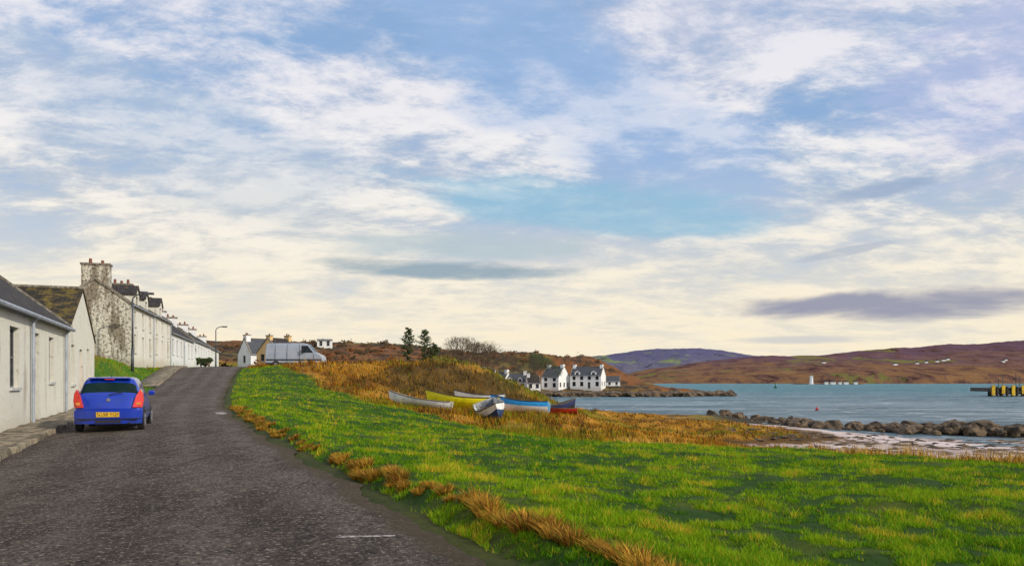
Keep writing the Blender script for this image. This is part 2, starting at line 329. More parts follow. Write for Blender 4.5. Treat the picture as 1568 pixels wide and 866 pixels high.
# golden edge tufts beside the road, in separate clumps
cx=[];cy=[];cr=[];ch=[]
yy=5.0
while yy<34:
    o=np.interp(yy,[5,7,10,12.5,18,34],[1.0,.85,.7,.5,.4,.35])+rng.normal(0,.09)
    dens=(.95 if yy<13.5 else .5)
    if rng.random()<dens: cx.append(float(Rf(yy))+o); cy.append(yy); s_=rng.random(); cr.append(.04+.07*s_); ch.append((.09+.15*s_)*(1 if yy<13.5 else .7))
    yy+=.10+.14*rng.random()
cx,cy,cr,ch=map(np.array,(cx,cy,cr,ch)); idx=np.repeat(np.arange(len(cx)),260); n=len(idx)
a=rng.random(n)*6.283; rr=np.sqrt(rng.random(n))
x=cx[idx]+np.cos(a)*rr*cr[idx]*1.2; y=cy[idx]+np.sin(a)*rr*cr[idx]*1.2; h=ch[idx]*(.5+.7*rng.random(n))*(1.1-.4*rr)
tone=rng.random(len(cx))[idx]
c=lerp(np.array([.80,.45,.06])*np.ones((n,3)),np.array([.30,.12,.022]),np.clip(rng.random(n)**2+.6*tone-.12,0,1)); c=lerp(c,np.array([.18,.25,.015]),(rng.random(n)<.15)*1.); c=lerp(c,np.array([.045,.025,.01]),(rng.random(n)<.2)*.9)
blades('dry_grass_verge',x,y,h,.005+.0005*y,cvar(c,.35),.5,(np.cos(a)*rr*.9-.2,np.sin(a)*rr*.9-.12),seg=2)
# rough dry grass on mound, marsh, left bank
N=560000
y=np.exp(rng.uniform(math.log(14),math.log(150),N)); x=rng.uniform(-.62,.85,N)*y
z=zat(x,y); n1=fbm(x,y,3,5,41); n2=fbm(x,y,.8,4,51); n3=fbm(x,y,14,4,61); w=y-ylawn(x)+n1*5+n2*2
left=(x<Lf(y)-.3)&(y>37)&(y<80)
k=(((w>0.)&(x>Rf(y)+.5))|left)&(z>-4.35+n1*.2)&(rng.random(N)<.35+1.6*np.clip(n1+n2+.25,0,1)); x=x[k];y=y[k];z=z[k];n1=n1[k];n2=n2[k];n3=n3[k];w=w[k];left=left[k]
c=lerp(np.array([.68,.34,.02])*np.ones((len(x),3)),np.array([.30,.11,.014]),sst(n1+n2*.6+rng.normal(0,.15,len(x)),-.18,.2))
c=lerp(c,np.array([.27,.31,.012]),(rng.random(len(x))<.1+.6*sst(n3,.0,.2)*(1-sst(y,90,130)))*1.)
md=sst(mound(x,y)+n1*.9,.25,.65)
c=lerp(c,np.array([.10,.075,.015]),(rng.random(len(x))<md*.8)*.85)
c=lerp(c,np.array([.045,.028,.012]),(rng.random(len(x))<.12+.65*sst(n2-n1,.03,.3))*.9)
lg=left&(rng.random(len(x))<sst(n1+n3+(x-Lf(y))*.12+.7,-.1,.3)*.9)
c=np.where(lg[:,None],np.array([.17,.32,.008])*(.7+.6*rng.random((len(x),1))),c)
rim=(w<2.0)&(x>4)
c=np.where((rim&(rng.random(len(x))<.6))[:,None],np.array([.72,.46,.10]),c)
hh=np.where(w<3,.17,.28)*np.where(z<-2.4,.65,1.)*(.5+rng.random(len(x)))*(1+1.8*n2); hh=np.where(rim,hh*1.5,hh); hh=np.where(lg,hh*.5,hh)
blades('rough_grass',x,y,hh,.009+.0009*y,cvar(c,.3),.8,(-.1,-.1))
# ------------------------------------------------------------ sea
mb=MB(); mb.poly([(-30000,-3000,SEA),(30000,-3000,SEA),(30000,40000,SEA),(-30000,40000,SEA)])
m,nt,b=newmat('sea_water'); v2=coord(nt,(.6,1.2,1),(0,0,.15)); v=coord(nt,(.3,1,1),(0,0,.1))
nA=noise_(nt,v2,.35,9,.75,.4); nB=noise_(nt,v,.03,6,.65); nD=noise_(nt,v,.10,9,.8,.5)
cd=coord(nt); sp=nt.nodes.new('ShaderNodeSeparateXYZ'); nt.links.new(cd,sp.inputs[0]); dep=smooth(nt,sp.outputs[1],70,500)
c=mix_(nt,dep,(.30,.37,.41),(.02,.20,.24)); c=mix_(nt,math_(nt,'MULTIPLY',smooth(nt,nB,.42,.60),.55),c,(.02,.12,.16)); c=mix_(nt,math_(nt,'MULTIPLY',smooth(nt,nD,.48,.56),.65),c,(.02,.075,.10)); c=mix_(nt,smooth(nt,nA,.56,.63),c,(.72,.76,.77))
nt.links.new(c,b.inputs['Base Color']); b.inputs['Roughness'].default_value=.4; b.inputs['IOR'].default_value=1.2
bump_(nt,b,math_(nt,'ADD',nA,nD),1.0,1.2); mb.obj('sea',[m])
# ------------------------------------------------------------ far hills
def hillmat(name,lo,mid,hi,green,z1,z2,sc=.004):
    m,nt,b=newmat(name); v=coord(nt,(1,.5,2)); n=noise_(nt,v,sc,10,.7,.5); n2=noise_(nt,v,sc*4,10,.8,.4)
    sp=nt.nodes.new('ShaderNodeSeparateXYZ'); nt.links.new(coord(nt),sp.inputs[0])
    hz=math_(nt,'ADD',sp.outputs[2],math_(nt,'MULTIPLY',math_(nt,'SUBTRACT',n,.5),(z2-z1)*3))
    c=mix_(nt,smooth(nt,hz,z1,z2),lo,hi); c=mix_(nt,math_(nt,'MULTIPLY',smooth(nt,n2,.47,.55),.85),c,mid)
    c=mix_(nt,smooth(nt,n,.56,.6),c,green); c=mix_(nt,math_(nt,'MULTIPLY',smooth(nt,n2,.56,.62),.85),c,tuple(x*.3 for x in mid)); c=mix_(nt,math_(nt,'MULTIPLY',smooth(nt,n2,.42,.37),.5),c,tuple(x*1.3 for x in lo))
    nt.links.new(c,b.inputs['Base Color']); b.inputs['Roughness'].default_value=1; b.inputs['Specular IOR Level'].default_value=0
    bump_(nt,b,n2,1,25); return m
def hill(name,prof,y0,y1,y2,x0,x1,mat,seed,amp=.18,cliff=.08,nx=460,ny=140):
    X=np.linspace(x0,x1,nx); Y=np.linspace(y0-200,y2,ny); XX,YY=np.meshgrid(X,Y); YW=YY+fbm(XX,YY*0,500,4,seed)*260
    cr=np.interp(XX,[p[0] for p in prof],[p[1] for p in prof]); t=np.clip((YW-y0)/(y1-y0),0,1); tb=np.clip((YY-y1)/(y2-y1),0,1)
    z=cr*(cliff*sst(t,0,.05)+(1-cliff)*(t**.9))*(1-tb**2*.6)
    z=z*(1+amp*fbm(XX,YY,420,6,seed+9)*2*(t*(1-t)*3+.12))+np.where(t>0,fbm(XX,YY,120,5,seed+3)*cr*.16,0)
    z=np.where((t<=0)|(YY<y0-190),-6,np.maximum(z-4.5,-4.0))
    o=fastmesh(name,np.stack([XX,YY,z],-1).reshape(-1,3),gridfaces(nx,ny)); o.data.materials.append(mat); return o
hm=hillmat('heather_moor',(.33,.18,.085),(.17,.09,.08),(.18,.105,.145),(.24,.22,.07),20,100)
hm2=hillmat('distant_moor_haze_tint',(.20,.19,.23),(.15,.14,.21),(.14,.13,.24),(.25,.29,.13),60,170,.003)  # far range: aerial haze painted in as a bluish tint of the moor colours
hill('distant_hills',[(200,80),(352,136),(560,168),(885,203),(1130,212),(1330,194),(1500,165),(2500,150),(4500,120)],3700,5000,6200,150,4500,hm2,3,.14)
hill('moorland_hills',[(330,3),(440,25),(531,52),(777,84),(900,101),(1146,99),(1269,113),(1515,133),(1638,143),(1780,146),(1928,166),(2300,185),(3200,200)],2100,3000,3900,330,3300,hm,17,.24,.16)
mb=MB()
bpy.context.view_layer.update(); dg=bpy.context.evaluated_depsgraph_get()
def hz_(x,y):
    ok,loc,_,_,_,_=S.ray_cast(dg,Vector((x,y,2000)),Vector((0,0,-1))); return loc.z if ok else 0
for x_,y_ in [(1300,2560),(1335,2570),(1420,2600),(1560,2520),(1510,2450),(960,2460),(1740,2620),(1650,2470),(1395,2580),(1370,2570),(1190,2480)]:
    zz=hz_(x_,y_)+5; ww=7+random.random()*7; mb.box((x_,y_,zz-14),(x_+ww,y_+8,zz)); mb.poly([(x_-.5,y_-.5,zz),(x_+ww+.5,y_-.5,zz),(x_+ww+.5,y_+4,zz+4),(x_-.5,y_+4,zz+4)],1); mb.poly([(x_,y_+8,zz),(x_+ww,y_+8,zz),(x_+ww,y_+4,zz+4),(x_,y_+4,zz+4)],1)
mb.obj('distant_cottages',[M['harl2'],M['slate']])
# lighthouse on its spit
def icorock(mb,c,r,sx=1,sy=1,sz=.7,seed=0,mi=0,sub=2):
    import bmesh
    bm=bmesh.new(); bmesh.ops.create_icosphere(bm,subdivisions=sub,radius=1); i=len(mb.v); rot=Matrix.Rotation(seed*1.7,3,'Z')
    for v_ in bm.verts:
        p=v_.co; d=1+.55*mn.noise(p*1.1+Vector((seed*3.1,seed,0)))+.22*mn.noise(p*3+Vector((seed,0,seed)))
        q=rot@Vector((p.x*d*r*sx,p.y*d*r*sy,p.z*d*r*sz)); mb.v.append((c[0]+q.x,c[1]+q.y,c[2]+q.z))
    bm.verts.index_update()
    for f_ in bm.faces: mb.f.append(tuple(i+v_.index for v_ in f_.verts)); mb.m.append(mi)
    bm.free()
rockm=simple('shore_rock',(.18,.12,.065),(.04,.028,.018),.9,.9,.8,bscale=4,bdist=.15)
rockd=simple('spit_rock',(.14,.09,.05),(.1,.09,.04),.05,1)
mb=MB()
for i in range(18): icorock(mb,(535+i*7+random.random()*5,1500+random.random()*15,-5.5),8,1.2,1,.17+.1*random.random(),i)
mb.obj('rocky_spit',[rockd])
e=empty('lighthouse',(560,1490,-4.5))
mb=MB(); mb.box((-3.8,-3.8,0),(3.8,3.8,1)); mb.tube((0,0,1),(0,0,14),3.6,3.0,8); mb.box((-3.4,-3.4,14),(3.4,3.4,14.6)); mb.obj('tower',[M['harl2']],e)
mb=MB(); mb.tube((0,0,14.6),(0,0,16.6),1.5,1.5,10); mb.tube((0,0,16.6),(0,0,18),1.7,.1,10,1); mb.obj('lantern',[M['frame'],M['slate']],e)
mb=MB(); 
for x_,w_ in ((586,6),(597,9),(612,5),(622,8),(641,6)): mb.box((x_,1490,-5),(x_+w_,1496,-.4)); mb.poly([(x_-.3,1489.5,-.4),(x_+w_+.3,1489.5,-.4),(x_+w_+.3,1493,2.2),(x_-.3,1493,2.2)],1); mb.poly([(x_-.3,1496.5,-.4),(x_+w_+.3,1496.5,-.4),(x_+w_+.3,1493,2.2),(x_-.3,1493,2.2)],1)
mb.obj('keepers_cottages',[M['harl2'],M['slate']])
# ------------------------------------------------------------ houses
def panel(mb,gl,fr,o,d,n,L,H,ops,found,mi=0,doorbox=None):
    o=Vector(o);d=Vector(d);n=Vector(n);Zv=Vector((0,0,1))
    P=lambda a,z,q=0:tuple(o+d*a+Zv*z-n*q)
    xs=sorted({0,L}|{a for a,z,w,h,k in ops}|{a+w for a,z,w,h,k in ops}); zs=sorted({-found,0,H}|{z for a,z,w,h,k in ops}|{z+h for a,z,w,h,k in ops})
    for i in range(len(xs)-1):
        for j in range(len(zs)-1):
            cx=(xs[i]+xs[i+1])/2; cz=(zs[j]+zs[j+1])/2
            if any(a<cx<a+w and z<cz<z+h for a,z,w,h,k in ops): continue
            mb.poly([P(xs[i],zs[j]),P(xs[i+1],zs[j]),P(xs[i+1],zs[j+1]),P(xs[i],zs[j+1])],mi)
    for a,z,w,h,k in ops:
        q=.17
        for A_,B_ in (((a,z),(a+w,z)),((a+w,z),(a+w,z+h)),((a+w,z+h),(a,z+h)),((a,z+h),(a,z))):
            mb.poly([P(*A_),P(*B_),P(*B_,q),P(*A_,q)],mi)
        if k=='w':
            gl.poly([P(a,z,q-.01),P(a+w,z,q-.01),P(a+w,z+h,q-.01),P(a,z+h,q-.01)])
            f=.05
            def bar(a0,z0,a1,z1):
                fr.poly([P(a0,z0,.13),P(a1,z0,.13),P(a1,z1,.13),P(a0,z1,.13)],3)
                for A_,B_ in (((a0,z0),(a1,z0)),((a1,z0),(a1,z1)),((a1,z1),(a0,z1)),((a0,z1),(a0,z0))): fr.poly([P(*A_,.13),P(*B_,.13),P(*B_,.157),P(*A_,.157)],3)
            bar(a,z,a+f,z+h);bar(a+w-f,z,a+w,z+h);bar(a+f,z,a+w-f,z+f);bar(a+f,z+h-f,a+w-f,z+h);bar(a+f,z+h/2-.025,a+w-f,z+h/2+.025)
            s0=o+d*(a-.06)+Zv*(z-.08)+n*.06; 
            fr.poly([tuple(s0),tuple(s0+d*(w+.12)),tuple(s0+d*(w+.12)+Zv*.075),tuple(s0+Zv*.075)],4); fr.poly([tuple(s0+Zv*.075),tuple(s0+d*(w+.12)+Zv*.075),P(a+w+.06,z-.005,-.001),P(a-.06,z-.005,-.001)],4)
            fr.poly([tuple(s0),tuple(s0+Zv*.075),P(a-.06,z-.005),P(a-.06,z-.08)],4)
        else:
            fr.poly([P(a,z,q-.01),P(a+w,z,q-.01),P(a+w,z+h,q-.01),P(a,z+h,q-.01)],1 if k=='d' else 2)
            if h>2.15: gl.poly([P(a+.06,z+h-.32,q-.02),P(a+w-.06,z+h-.32,q-.02),P(a+w-.06,z+h-.06,q-.02),P(a+.06,z+h-.06,q-.02)])
def house(name,p0,th,L,D,He,Hr,front=(),left=(),right=(),chim=(),dorm=(),wall='harl',gwall=None,roof='slate',found=1.5,pipes=(),over=.18,skew=True,frm='frame'):
    e=empty(name,p0,th); mb=MB();gl=MB();fr=MB(); gw=1 if gwall else 0
    panel(mb,gl,fr,(0,0,0),(1,0,0),(0,-1,0),L,He,front,found)
    panel(mb,gl,fr,(L,0,0),(0,1,0),(1,0,0),D,He,right,found,gw)
    panel(mb,gl,fr,(L,D,0),(-1,0,0),(0,1,0),L,He,(),found)
    panel(mb,gl,fr,(0,D,0),(0,-1,0),(-1,0,0),D,He,left,found,gw)
    mb.poly([(L,0,He),(L,D,He),(L,D/2,Hr)],gw); mb.poly([(0,D,He),(0,0,He),(0,D/2,Hr)],gw)
    m_=(Hr-He)/(D/2); rf=MB(); th_=.1
    for sgn in (0,1):
        Yf=lambda y:(y if sgn==0 else D-y)
        ye=-over; ze=He-over*m_
        a=[(-.04,Yf(ye),ze+.03),(L+.04,Yf(ye),ze+.03),(L+.04,D/2,Hr+.03),(-.04,D/2,Hr+.03)]
        c_=[(p[0],p[1],p[2]+th_) for p in a]
        rf.poly(c_ if sgn==0 else c_[::-1]); rf.poly(a[::-1] if sgn==0 else a); rf.poly([a[0],a[1],c_[1],c_[0]])
        rf.poly([a[1],a[2],c_[2],c_[1]]); rf.poly([a[3],a[0],c_[0],c_[3]])
        if skew:
            for x_ in (-.09,L-.16):
                k_=[(x_,Yf(ye+.05),ze+.01),(x_+.25,Yf(ye+.05),ze+.01),(x_+.25,D/2,Hr+.02),(x_,D/2,Hr+.02)]; k2=[(p[0],p[1],p[2]+.22) for p in k_]
                for q in ([k2[0],k2[1],k2[2],k2[3]],[k_[0],k_[1],k2[1],k2[0]],[k_[1],k_[2],k2[2],k2[1]],[k_[3],k_[0],k2[0],k2[3]]): rf.poly(q,1)
    rf.box((-.03,D/2-.12,Hr+.09),(L+.03,D/2+.12,Hr+.18),1)
    for (s,w,dp,ht,np_) in chim:
        mb.box((s,D/2-dp/2,Hr-.9),(s+w,D/2+dp/2,Hr+ht),gw); rf.box((s-.07,D/2-dp/2-.07,Hr+ht),(s+w+.07,D/2+dp/2+.07,Hr+ht+.14),1)
        for i in range(np_):
            yy=D/2+(i-(np_-1)/2)*dp/(np_+.3); rf.tube((s+w/2,yy,Hr+ht+.14),(s+w/2,yy,Hr+ht+.14+.26+.12*((i+int(s))%2)),.13,.10,10,2)
    for (s,w,ht) in dorm:
        y0=.12; zt=He+ht; pk=zt+w*.38; yb=D/2
        panel(mb,gl,fr,(s,y0,He-.3),(1,0,0),(0,-1,0),w,ht+.3,[(w*.2,.35,w*.6,ht-.2,'w')],0)
        mb.poly([(s,y0,zt),(s+w,y0,zt),(s+w/2,y0,pk)])
        mb.poly([(s,y0,He-.3),(s,y0,zt),(s,yb,zt),(s,yb,He-.3)]); mb.poly([(s+w,y0,He-.3),(s+w,y0,zt),(s+w,yb,zt),(s+w,yb,He-.3)])
        for a_,b_ in ((s-.12,s+w/2),(s+w+.12,s+w/2)):
            dz=-.12*.76; q=[(a_,y0-.12,zt+dz+.02),(b_,y0-.12,pk+.02),(b_,yb,pk+.02),(a_,yb,zt+dz+.02)]; rf.poly(q); q2=[(p[0],p[1],p[2]+.08) for p in q]; rf.poly(q2); rf.poly([q[0],q[1],q2[1],q2[0]],1); rf.poly([q[0],q[3],q2[3],q2[0]])
    gt=MB(); zg=He-over*m_+.03
    gt.tube((-.02,-over-.05,zg),(L+.02,-over-.05,zg),.065,n=8)
    for s in pipes: gt.tube((s,-.09,-found+.2),(s,-.09,zg-.15),.045,n=8); gt.tube((s,-.09,zg-.15),(s,-over-.05,zg-.02),.045,n=8)
    mb.obj('walls',[M[wall],M[gwall or wall]],e); rf.obj('roof',[M[roof],M['lead'],M['pot']],e)
    if gl.f: gl.obj('windows',[M['glass']],e)
    if fr.f: fr.obj('frames_and_doors',[M['frame'],M['door'],M['doorr'],M[frm],M['frame']],e)
    gt.obj('gutter',[M['gutter']],e); return e
t1=Vector((-.3585,.9335)); th1=math.atan2(t1.y,t1.x); wl=lambda Y:Vector((-5.07-.384*Y,Y))
p=wl(6); house('whitewashed_cottage',(p.x,p.y,-1.5),th1,24.6,6,3.48,5.75,
  front=[(3,1.3,1,1.6,'w'),(7,.1,.95,2.3,'d'),(10,1.3,1,1.6,'w'),(15.6,1.35,1.1,1.6,'w'),(18.7,.3,.85,2.65,'d'),(21.1,1.5,.9,1.45,'w')],pipes=(18.1,23.9),roof='slate',chim=[(12,.9,1.3,1.0,2)],frm='frameg')
d2=Vector((t1.y,-t1.x)); p=wl(29.2)-d2*9
house('whitewashed_cottage',(p.x,p.y,-1.3),math.atan2(d2.y,d2.x),9,7.4,3.1,5.0,right=[(.8,1.2,.8,1.5,'w'),(2.9,.3,.85,2.3,'r'),(5.0,1.2,.85,1.5,'w')],roof='slatem',skew=False,frm='frameg')
t2=Vector((-.2696,.963)); th2=math.atan2(t2.y,t2.x); ll=lambda Y:Vector((-11.9-.28*Y,Y))
def rowp(Y,z): q=ll(Y); return (q.x,q.y,z)
def wins(n,L,z,w=.9,h=1.4,door=None,dk='d'):
    o=[]
    for i in range(n):
        a=L*(i+.5)/n-w/2
        if i==door: o.append((a,0.05,.95,2.2,dk))
        else: o.append((a,z,w,h,'w'))
    return o
house('stone_gabled_house',rowp(60,1.35),th2,10.3,4.9,4.5,6.25,front=wins(3,10.3,.9,door=1)+wins(3,10.3,2.9,.85,1.2),chim=[(.02,.9,1.9,1.1,2),(9.3,.9,1.7,.7,3)],dorm=[(2.4,1.7,1.0),(6.6,1.7,1.0)],gwall='stone',pipes=(.3,10.1),frm='frameg')
house('stone_gabled_house',rowp(69.8,1.6),th2,10.5,4.9,4.3,5.9,front=wins(3,10.5,.9,door=1,dk='r')+wins(3,10.5,2.7,.85,1.2),chim=[(9.5,.9,1.6,.7,2)],dorm=[(4,1.9,1.1)],gwall='stone',pipes=(10.2,),frm='frameg')
house('white_terraced_cottage',rowp(80.2,1.8),th2,20,5.2,3.2,5.3,front=wins(6,20,1.0,1.25,1.6,door=3),chim=[(.3,.8,1.4,.8,2),(9.8,.9,1.4,.7,2),(18.9,.9,1.4,.7,2)],wall='harl2',roof='slate',pipes=(10,),frm='frameg')
house('white_terraced_cottage',rowp(99.8,2.1),th2,21,5.2,3.1,4.9,front=wins(6,21,1.0,1.25,1.5,door=4,dk='r'),chim=[(9.8,.9,1.4,.7,2),(19.8,.9,1.4,.7,2)],wall='harl2',roof='slate',frm='frameg')
house('white_terraced_cottage',rowp(120.5,2.3),th2,15,5.2,2.8,4.4,front=wins(5,15,1.0,1,1.3,door=2),chim=[(13.8,.9,1.3,.8,2)],wall='harl2',roof='slateg',frm='frameg')
house('white_gabled_cottage',(-44.6,136,2.4),math.radians(44),7,5.0,2.4,5.0,front=wins(2,7,.9),left=[(2,.9,1,1.2,'w')],chim=[(.1,.8,1.2,.6,2)],wall='harl2',roof='slateg',frm='frameg')
house('cream_gabled_house',(-36.9,126,2.4),math.radians(62),5,4.8,2.2,4.5,front=wins(2,5,.9),left=[(.9,.9,.8,1.1,'w'),(3.0,.9,.8,1.1,'w')],chim=[(.1,.6,.9,.4,1),(4.2,.6,1.0,.5,2)],wall='cream',roof='slate',frm='frameg')
# harbour houses on the headland
R_=math.radians
H2=dict(wall='harl2',found=3,pipes=(),frm='frameg')
house('harbour_house',(-11.5,281,-2.3),R_(-14),5,6,3.6,6.6,front=wins(2,5,1,1.1,1.4),chim=[(.2,1,1.4,1,2)],roof='slate',**H2)
house('harbour_house',(-7,277,-2.6),R_(-30),5,5.5,3.2,5.8,front=wins(2,5,1,1.1,1.4),chim=[(3.9,1,1.4,1,2)],roof='slateg',**H2)
house('harbour_house',(-2.6,275,-3.0),R_(-6),7.5,6,3.0,5.8,front=wins(3,7.5,1,1.2,1.4,door=1),chim=[(6.4,1,1.4,1,2)],dorm=[(1,1.6,1.1),(4.6,1.6,1.1)],roof='slateg',**H2)
house('harbour_house',(5.2,271,-3.2),R_(8),4.6,5,2.8,5.2,front=wins(2,4.6,1,1.1,1.4),chim=[(.2,1,1.4,.9,2)],roof='slate',**H2)
house('harbour_house',(10.2,276,-2.8),R_(-28),6.5,9.5,4.4,8.0,front=wins(2,6.5,.9,1.2,1.5)+wins(2,6.5,3,1.2,1.2),right=wins(3,9.5,1,1.2,1.5),chim=[(.2,1,1.6,.8,2),(5.4,1,1.6,.8,2)],roof='slateg',**H2)
house('harbour_house',(20.3,278,-2.4),R_(-20),11,7,4.6,7.6,front=wins(4,11,.9,1.2,1.5,door=2)+wins(4,11,3.1,1.1,1.2),right=wins(2,7,1,1.2,1.5),chim=[(.2,1,1.6,.8,3),(9.9,1,1.6,.8,3)],dorm=[(1.6,1.8,1.1),(7.4,1.8,1.1)],roof='slateg',**H2)
house('harbour_cottage',(33.5,284,-2.0),R_(-5),5,4,2.2,3.9,front=wins(2,5,.9,.8,1),chim=[],roof='slateg',**H2)
house('flat_roofed_bungalow',(-57.5,235,9.6),R_(10),4.2,4,2.6,2.9,front=wins(2,4.2,1),wall='harl2',roof='slateg',found=2)
# ------------------------------------------------------------ car
paint,nt,b=newmat('blue_car_paint'); b.inputs['Metallic'].default_value=.15; b.inputs['Roughness'].default_value=.3; b.inputs['Coat Weight'].default_value=.7; b.inputs['Coat Roughness'].default_value=.04
n=noise_(nt,coord(nt),3,6,.7); nt.links.new(mix_(nt,smooth(nt,n,.45,.8),(.003,.035,.42),(.012,.04,.24)),b.inputs['Base Color'])
red=simple('red_lens',(.8,.03,.012),(.65,.02,.01),30,.15,coat=1); amber=simple('amber_lens',(.8,.3,.05),None,20,.2)
cglass=simple('car_glass',(.004,.018,.015),(.008,.025,.022),1.5,.08,spec=.18)
yel=simple('number_plate',(.85,.50,.02),None,20,.5); alloy=simple('wheel_alloy',(.4,.4,.42),None,8,.35,metal=.8)
car=empty('parked_car',(-10.50,20.7,float(Zf(21))+.015),math.radians(20.5)); car.scale=(1.0,1,1)
ST=[(0,.26,.70,.45,.56,.68,.60,.60),(.03,.22,.78,.45,.62,.77,.66,.70),(.11,.2,.81,.55,.92,.765,.93,.71),(.17,.2,.81,.55,.94,.765,.98,.70),(.40,.2,.82,.55,.95,.765,1.33,.60),(.5,.2,.82,.55,.95,.77,1.405,.60),(.66,.2,.82,.55,.95,.77,1.43,.605),
(1.35,.2,.82,.55,.95,.775,1.45,.61),(1.45,.2,.82,.55,.95,.775,1.45,.61),(2.1,.2,.82,.55,.95,.775,1.42,.60),(2.25,.2,.82,.55,.95,.775,1.38,.60),(2.95,.2,.81,.55,.94,.765,.98,.64),(3.45,.2,.79,.5,.82,.73,.86,.6),(3.7,.24,.72,.45,.64,.68,.7,.55),(3.8,.28,.6,.42,.5,.58,.55,.45)]
mb=MB()
for (yy,zb,w,zm,bl,wb,rz,wr) in ST:
    half=[(0,zb),(w*.86,zb),(w,zb+.12),(w,zm),(wb,bl),(wr,rz-.045),(wr*.86,rz),(0,rz+.012)]
    ring=half+[(-a,z) for a,z in half[-2:0:-1]]
    cur=.13 if yy<.45 else (-.18 if yy>2.2 else 0)
    for a,z in ring: mb.v.append((a,yy+cur*(a/.8)**2,z))
nr=14
for i in range(len(ST)-1):
    for j in range(nr):
        k=(j+1)%nr; mi=0; jj=j if j<7 else 13-j
        if jj==6 and i in (3,10): mi=1
        if jj==5 and i==3: mi=1
        if jj==4 and i in (6,8): mi=1
        if jj==0: mi=2
        mb.f.append((i*nr+j,(i+1)*nr+j,(i+1)*nr+k,i*nr+k)); mb.m.append(mi)
mb.f.append(tuple(range(nr))); mb.m.append(0); mb.f.append(tuple((len(ST)-1)*nr+j for j in range(nr))[::-1]); mb.m.append(0)
mb.obj('body',[paint,cglass,M['dark']],car,smooth=True,subsurf=2,recalc=True)
mb=MB(); 
seg=12
for z0,z1,yo,mi in ((.22,.36,.0,0),(.36,.56,-.05,0)):
    for i in range(seg):
        a0=-.80+1.6*i/seg;a1=-.80+1.6*(i+1)/seg; f0=.16*abs(a0/.8)**3+yo;f1=.16*abs(a1/.8)**3+yo
        mb.poly([(a0,f0,z0),(a1,f1,z0),(a1,f1,z1),(a0,f0,z1)],mi); mb.poly([(a0,f0,z1),(a1,f1,z1),(a1,f1+.12,z1+.03),(a0,f0+.12,z1+.03)],mi); mb.poly([(a0,f0,z0),(a1,f1,z0),(a1,f1+.2,z0),(a0,f0+.2,z0)],mi)
mb.obj('rear_bumper',[paint],car,smooth=False)
mb=MB(); mb.box((-.72,-.035,.345),(.72,.1,.365)); mb.box((-.30,-.008,.24),(.30,.1,.31)); mb.obj('bumper_strip',[M['dark']],car)
mb=MB(); mb.box((-.27,-.068,.40),(.27,-.05,.525)); mb.obj('number_plate',[yel],car)
tc=bpy.data.curves.new('plate_text','FONT'); tc.body='SG58 YGF'; tc.size=.12; tc.align_x='CENTER'; tc.align_y='CENTER'; to=bpy.data.objects.new('plate_text',tc); C.objects.link(to); to.parent=car; to.location=(0,-.071,.462); to.rotation_euler=(math.pi/2,0,0); tc.materials.append(M['dark'])
for sg in (-1,1):
    mb=MB()
    P=[(.57,.64),(.80,.64),(.83,.82),(.815,1.0),(.75,1.12),(.645,.92)]
    fr_=[]
    for a,z in P: fr_.append((sg*a,.035+.17*(a/.8)**3+(z-.64)*.18-.08,z))
    bk=[(a_,y_+.28,z_) for a_,y_,z_ in fr_]; mb.poly(fr_,0)
    for i in range(len(P)): j=(i+1)%len(P); mb.poly([fr_[i],fr_[j],bk[j],bk[i]],0)
    mb.obj('tail_light',[red],car,bevel=.012,recalc=True)
    mb=MB(); y_=.02+.17*(.7/.8)**3; mb.box((sg*.70-.06,y_-.06,.70),(sg*.70+.06,y_+.05,.77)); mb.obj('reversing_lens',[amber],car,bevel=.01)
    for yy in (.66,3.02):
        x0=sg*.66;x1=sg*.825
        mb=MB(); mb.tube((x0,yy,.29),(x1,yy,.29),.29,.285,28); mb.obj('tyre',[M['black']],car,bevel=.03)
        mb=MB(); mb.tube((x1,yy,.29),(x1+sg*.006,yy,.29),.185,.175,24); 
        for k in range(8): a=k*math.pi/4; mb.tube((x1,yy,.29),(x1+sg*.012,yy+.15*math.cos(a),.29+.15*math.sin(a)),.02,.016,6)
        mb.obj('wheel',[alloy],car)
        mb=MB(); n=20
        for k in range(n):
            a0=-.25+ (math.pi+.5)*k/n; a1=-.25+(math.pi+.5)*(k+1)/n
            mb.poly([(sg*.826,yy+.31*math.cos(a0),.29+.31*math.sin(a0)),(sg*.826,yy+.31*math.cos(a1),.29+.31*math.sin(a1)),(sg*.818,yy+.36*math.cos(a1),.29+.36*math.sin(a1)),(sg*.818,yy+.36*math.cos(a0),.29+.36*math.sin(a0))])
        mb.obj('wheel_arch',[M['dark']],car)
    mb=MB(); mb.box((sg*.80,2.3,.93),(sg*.96,2.42,1.06)); mb.obj('wing_mirror',[paint],car,bevel=.03)
    mb=MB(); mb.box((sg*.805,.45,.50),(sg*.835,2.6,.54)); mb.obj('side_moulding',[M['dark']],car)
mb=MB(); mb.box((-.5,.36,1.39),(.5,.52,1.42)); mb.box((-.12,.345,1.365),(.12,.37,1.388),1); mb.obj('roof_spoiler',[paint,red],car,bevel=.01)
mb=MB(); mb.tube((0,.10,.84),(0,.075,.84),.05,.045,16); mb.obj('badge',[alloy],car)
mb=MB(); mb.tube((0,.13,.97),(.34,.19,1.05),.012,n=6); mb.box((-.1,.075,.70),(.1,.10,.725)); mb.tube((0,.75,1.43),(0,.62,1.62),.006,n=6); mb.tube((.5,.05,.24),(.5,-.05,.24),.025,n=8); mb.obj('wiper_and_handle',[M['dark']],car)
